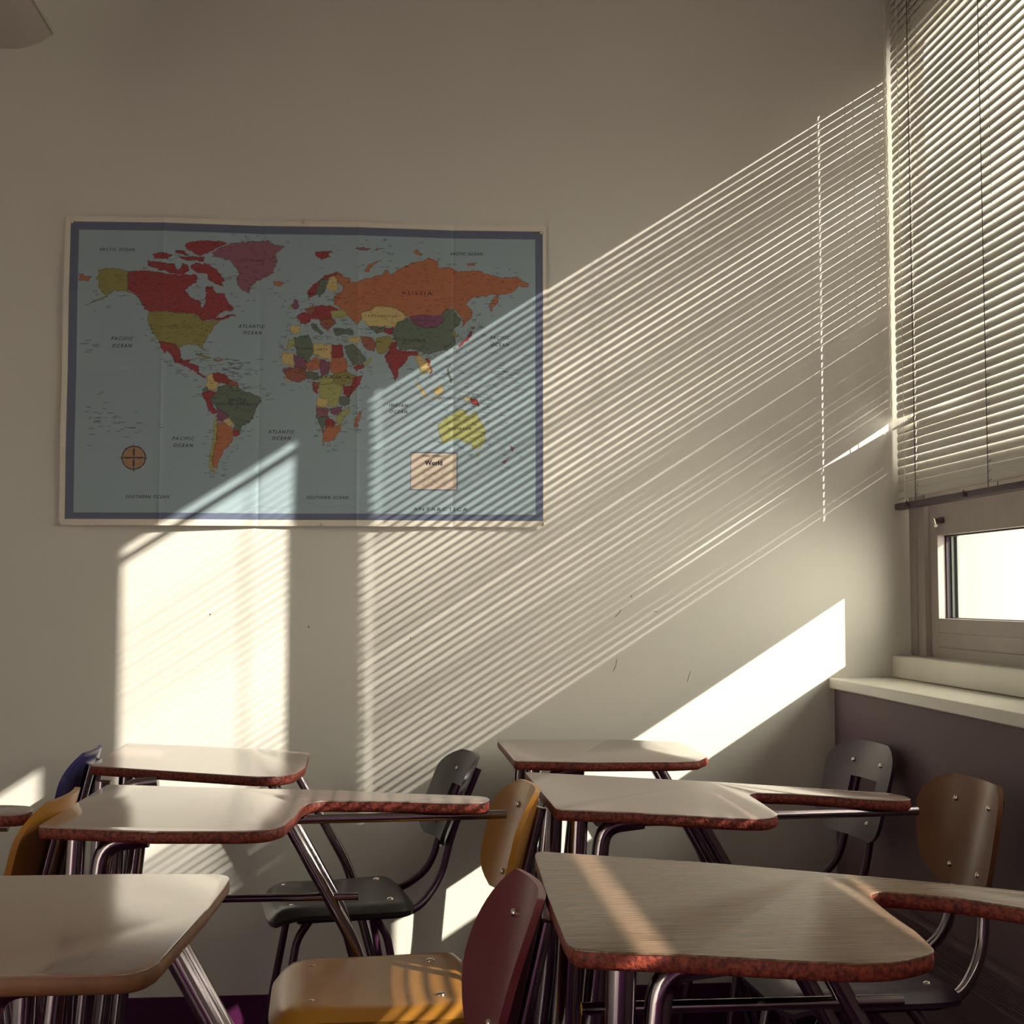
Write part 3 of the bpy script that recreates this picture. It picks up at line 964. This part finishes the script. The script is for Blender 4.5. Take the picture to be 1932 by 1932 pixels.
CH = 'chairs standing in rows between the desks'
chair('chair with glossy yellow seat and yellow backrest between the two middle desks', -0.028, -1.12, R(3), 'plastic_yellow', 'plastic_yellow', 'chrome', W=0.38, sx_=0.365, back_x=0.238, back_w=0.335, back_h=0.20, back_z=0.585, curve=0.045, lean=0.05)
chair('chair with a rounded dark red backrest in front of the yellow seat', -0.108, -1.84, R(3), 'plastic_red', 'plastic_red', 'chrome', kind='round', back_x=0.240, back_w=0.36, back_h=0.235, back_z=0.525, lean=0.055, curve=0.045)
chair('black chair with slotted backrest against the back wall under the map', -0.125, -0.39, R(9), 'plastic_black', 'plastic_black', 'dark_metal', kind='slot', back_x=0.240, back_w=0.31, back_h=0.20, back_z=0.558, lean=0.085, curve=0.04, tr=0.009)
chair('chair with a brown shield shaped backrest beside the window wall', 0.83, -1.13, R(3), 'plastic_slate', 'plastic_brown', 'chrome', kind='shield', back_x=0.235, back_w=0.35, back_h=0.20, back_z=0.588, lean=0.035, curve=0.05)
chair('dark slate chair with slotted backrest in the room corner below the ledge', 0.865, -0.44, R(8), 'plastic_slate', 'plastic_slate', 'dark_metal', kind='slot', back_x=0.235, back_w=0.33, back_h=0.22, back_z=0.56, lean=0.06, curve=0.03, tr=0.009)
chair('chair with a yellow backrest at the left edge of the photo', -0.840, -1.13, R(-2), 'plastic_yellow', 'plastic_yellow', 'chrome', back_x=0.225, back_w=0.33, back_h=0.20, back_z=0.585, lean=0.05, curve=0.03)
chair('dark blue chair by the left end of the rearmost left desk', -0.955, -0.38, R(0), 'plastic_blue', 'plastic_blue', 'chrome', back_x=0.225, back_w=0.31, back_h=0.20, back_z=0.58, lean=0.05, curve=0.03)


# ------------------------------------------------------------------ desks
ZT = 0.76
def desk(label, outline, top_m, edge_m='particle_board', th=0.021, legs=(), extra=None, tray=None, name='school_desk', smooth_n=1):
    cx = sum(p[0] for p in outline) / len(outline); cy = sum(p[1] for p in outline) / len(outline)
    t = thing(name, label, 'desk', (cx, cy, 0), 0, 'school desks')
    raw = [(x - cx, y - cy) for x, y in outline]
    den = []
    for i in range(len(raw)):
        a, c = Vector(raw[i]), Vector(raw[(i + 1) % len(raw)])
        den.append(tuple(a))
        L_ = (c - a).length
        if L_ > 0.07:
            for f_ in (0.018 / L_, 1 - 0.018 / L_): den.append(tuple(a.lerp(c, f_)))
    pts = chaikin(den, 2)
    pts = [(x, y) for x, y in pts]
    b = NB(); prism(b, pts, ZT - 0.0022, ZT, 0.0008)
    link('worktop', b, top_m, t)
    ctr = Vector((0, 0))
    b = NB(); slab(b, pts, ZT - th, ZT - 0.0023)
    link('edge_band', b, edge_m, t)
    for (nm, P, r_, m_, fr) in legs:
        b = NB()
        tube(b, [(p[0] - cx, p[1] - cy, p[2]) for p in P], r_, 14, fr)
        lg = link(nm, b, m_, t)
        if nm == 'leg' and P[-1][2] < 0.05:
            q = P[-1]
            b = NB(); tube(b, [(q[0] - cx, q[1] - cy, 0.0), (q[0] - cx, q[1] - cy, 0.022)], r_ * 1.3, 12, 0); link('foot_cap', b, 'dark_metal', lg)
    if tray:
        x0, x1, y0, y1 = tray
        b = NB()
        box(b, x0 - cx, x1 - cx, y0 - cy, y1 - cy, ZT - th - 0.016, ZT - th - 0.0005, 0.006)
        link('underside_tray', b, 'tray_metal', t)
    return t

def combo_legs(x0, x1, yf, yn, armtip=None, rake=None, shelf=0.545, rk=1.0):
    """chrome frame of a tablet arm desk: two upright left pairs, two raked right legs"""
    zt = ZT - 0.022
    L = []
    for y in (yn, yf):
        L.append(('leg', [(x0 + 0.045, y, zt), (x0 + 0.03, y, 0.40), (x0 - 0.02, y, 0.0)], 0.0165, 'chrome', 0.05))
        L.append(('leg', [(x0 + 0.16, y, zt - 0.004), (x0 + 0.088, y, zt - 0.012), (x0 + 0.070, y, 0.55), (x0 + 0.030, y, 0.12), (x0 - 0.01, y, 0.06)], 0.015, 'chrome', 0.05))
    for y in (rake or (yn, yf)):
        L.append(('leg', [(x1 - 0.072, y, zt + 0.002), (x1 + 0.085, y, 0.46), (x1 + 0.21, y, 0.0)], 0.0125, 'chrome', 0.04))
    if shelf:
        y = (rake or (yn, yf))[0]
        L.append(('side_rail', [(x0 + 0.02, y, shelf), (x1 + (0.755 - shelf) * 0.45, y, shelf)], 0.0075, 'chrome', 0))
    if armtip:
        L.append(('arm_support', [(x1 - 0.10, armtip[1] - 0.03, zt - 0.006), (armtip[0] - 0.02, armtip[1] - 0.004, zt - 0.006), (armtip[0] + 0.045, armtip[1] + 0.004, zt - 0.006)], 0.008, 'chrome', 0.03))
    return L
desk('tablet arm desk in the left middle, its grey top striped with window reflections', [(-0.5553, -0.8393), (-0.5667, -1.3261), (-0.3742, -1.3877), (-0.2275, -1.4007), (-0.1913, -1.3893), (-0.1718, -1.351), (-0.1611, -1.2617), (-0.156, -1.1643), (-0.1473, -1.1097), (-0.1199, -1.0906), (0.0323, -1.113), (0.1417, -1.1454), (0.1736, -1.1382), (0.1816, -1.0941), (0.1728, -1.0603), (0.1305, -1.0478), (0.0007, -1.0042), (-0.0993, -0.9589), (-0.3034, -0.9135)], 'laminate_pale', legs=combo_legs(-0.556, -0.156, -0.96, -1.30, (0.165, -1.10), rake=(-0.895,), shelf=0.546), tray=(-0.47, -0.20, -1.28, -0.98))
desk('large oak grained tablet arm desk in the right foreground with chipped red edge', [(0.2122, -1.6094), (0.2057, -1.6411), (0.1938, -1.9065), (0.1886, -2.1078), (0.1893, -2.1437), (0.1979, -2.1574), (0.2271, -2.1698), (0.2941, -2.1837), (0.4111, -2.2196), (0.4722, -2.2364), (0.5148, -2.2332), (0.5472, -2.2158), (0.566, -2.2007), (0.5704, -2.184), (0.5793, -2.1135), (0.5806, -2.0422), (0.5855, -1.9772), (0.5908, -1.937), (0.6026, -1.9169), (0.6225, -1.9156), (0.693, -1.9549), (0.7512, -2.0171), (0.8043, -2.075), (0.8396, -2.0572), (0.8557, -2.004), (0.7943, -1.9278), (0.6558, -1.8383), (0.4499, -1.7192)], 'laminate_oak', legs=combo_legs(0.205, 0.565, -1.72, -2.12, None, rake=(-1.98, -1.74), shelf=0.645), tray=(0.28, 0.54, -2.08, -1.80))
desk('tablet arm desk in the right middle behind the oak grained one', [(0.2831, -0.7237), (0.2842, -0.9858), (0.2873, -1.2215), (0.4281, -1.2747), (0.5563, -1.3396), (0.6077, -1.3572), (0.6344, -1.3487), (0.6557, -1.3192), (0.6622, -1.2003), (0.6656, -1.0905), (0.6826, -1.0612), (0.7561, -1.0822), (0.8329, -1.1295), (0.9237, -1.1793), (0.9497, -1.1687), (0.9523, -1.1341), (0.9378, -1.0922), (0.6465, -0.9076)], 'laminate_grey', legs=combo_legs(0.285, 0.655, -0.86, -1.20, (0.93, -1.13), rake=(-0.91,), shelf=0), tray=(0.36, 0.62, -1.20, -0.92))
desk('left desk pushed to the back wall, its top in bright sunlight', [(-0.6638, -0.075), (-0.6575, -0.5315), (-0.4546, -0.6478), (-0.2797, -0.7455), (-0.233, -0.7497), (-0.2001, -0.7023), (-0.1859, -0.5882), (-0.1937, -0.3263), (-0.3088, -0.2377)], 'laminate_pale', legs=combo_legs(-0.655, -0.19, -0.36, -0.62, None, rake=(-0.605, -0.15), shelf=0))
desk('right desk pushed to the back wall with a sunlit far right corner', [(0.2729, -0.082), (0.2777, -0.5281), (0.447, -0.5734), (0.6323, -0.5811), (0.6919, -0.5649), (0.7304, -0.4893), (0.7316, -0.4084), (0.731, -0.1737), (0.5831, -0.0965)], 'laminate_grey', legs=combo_legs(0.28, 0.72, -0.16, -0.48, None, rake=(-0.23, -0.12), shelf=0))
desk('cream topped desk with rounded brown edge in the left foreground', [(-0.5979, -1.7169), (-0.3555, -1.7213), (-0.2273, -1.7327), (-0.2139, -1.7476), (-0.2095, -1.7649), (-0.2164, -1.934), (-0.2335, -2.1728), (-0.2401, -2.1949), (-0.253, -2.2078), (-0.2776, -2.2105), (-0.3785, -2.209), (-0.4753, -2.203), (-0.5057, -2.174)], 'laminate_cream', 'brown_edge', legs=combo_legs(-0.50, -0.165, -1.79, -2.12, None, rake=(-2.052, -2.024), shelf=0), tray=(-0.50, -0.27, -2.14, -1.80))
desk('desk with a dark narrow arm end cut off by the left edge of the photo', [(-0.9254, -1.0717), (-0.6648, -1.0948), (-0.6316, -1.11), (-0.6172, -1.1588), (-0.6219, -1.1985), (-0.6591, -1.2064), (-0.8827, -1.1866)], 'laminate_grey', legs=[('leg', [(-0.88, -1.12, 0.736), (-0.88, -0.945, 0.70), (-0.90, -0.935, 0.35), (-0.92, -0.935, 0.0)], 0.012, 'chrome', 0.03), ('arm_support', [(-0.88, -1.15, 0.732), (-0.66, -1.15, 0.732)], 0.009, 'chrome', 0)])


# ------------------------------------------------------------------ convector grille low on the window wall
t = thing('convector_heater', 'long low wall heater with ribbed grille under the window ledge', 'heater', (1.195, -2.0, 0.0))
b = NB(); box(b, -0.020, -0.0005, -3.0, 1.55, 0.26, 0.40, 0.003); link('heater_cover', b, 'convector_metal', t)
b = NB()
for k in range(9):
    z = 0.342 + k * 0.0055
    box(b, -0.023, -0.0195, -2.98, 1.53, z, z + 0.0022)
link('grille', b, 'convector_metal', t)
b = NB(); box(b, -0.030, -0.0005, -3.0, 1.55, 0.400, 0.410, 0.002); link('top_lip', b, 'lower_wall_paint', t)
b = NB(); box(b, -0.026, -0.0005, -3.0, 1.55, 0.334, 0.3385, 0.001); link('lower_lip', b, 'lower_wall_paint', t)

# ------------------------------------------------------------------ marks on the wall
def scuff(pts, r_=0.0008):
    tube(scb, [(x, -0.0004, z) for x, z in pts], r_, 5, 0.0)
scb = NB()
for x, z in ((-0.472, 1.083), (-0.217, 1.05), (0.64, 1.13), (0.05, 1.02)):
    dome(scb, (x, -0.0002, z), (0, -1, 0), 0.0022, 0.0008)
scuff([(0.596, 1.075), (0.604, 1.083), (0.612, 1.094)], 0.001)
scuff([(0.700, 1.09), (0.712, 1.087)])
scuff([(0.59, 0.93), (0.597, 0.945), (0.60, 0.962)])
scuff([(0.79, 0.90), (0.80, 0.93)], 0.0006)
link('scuff_mark', scb, 'scuff', bpy.data.objects['wall_back'])
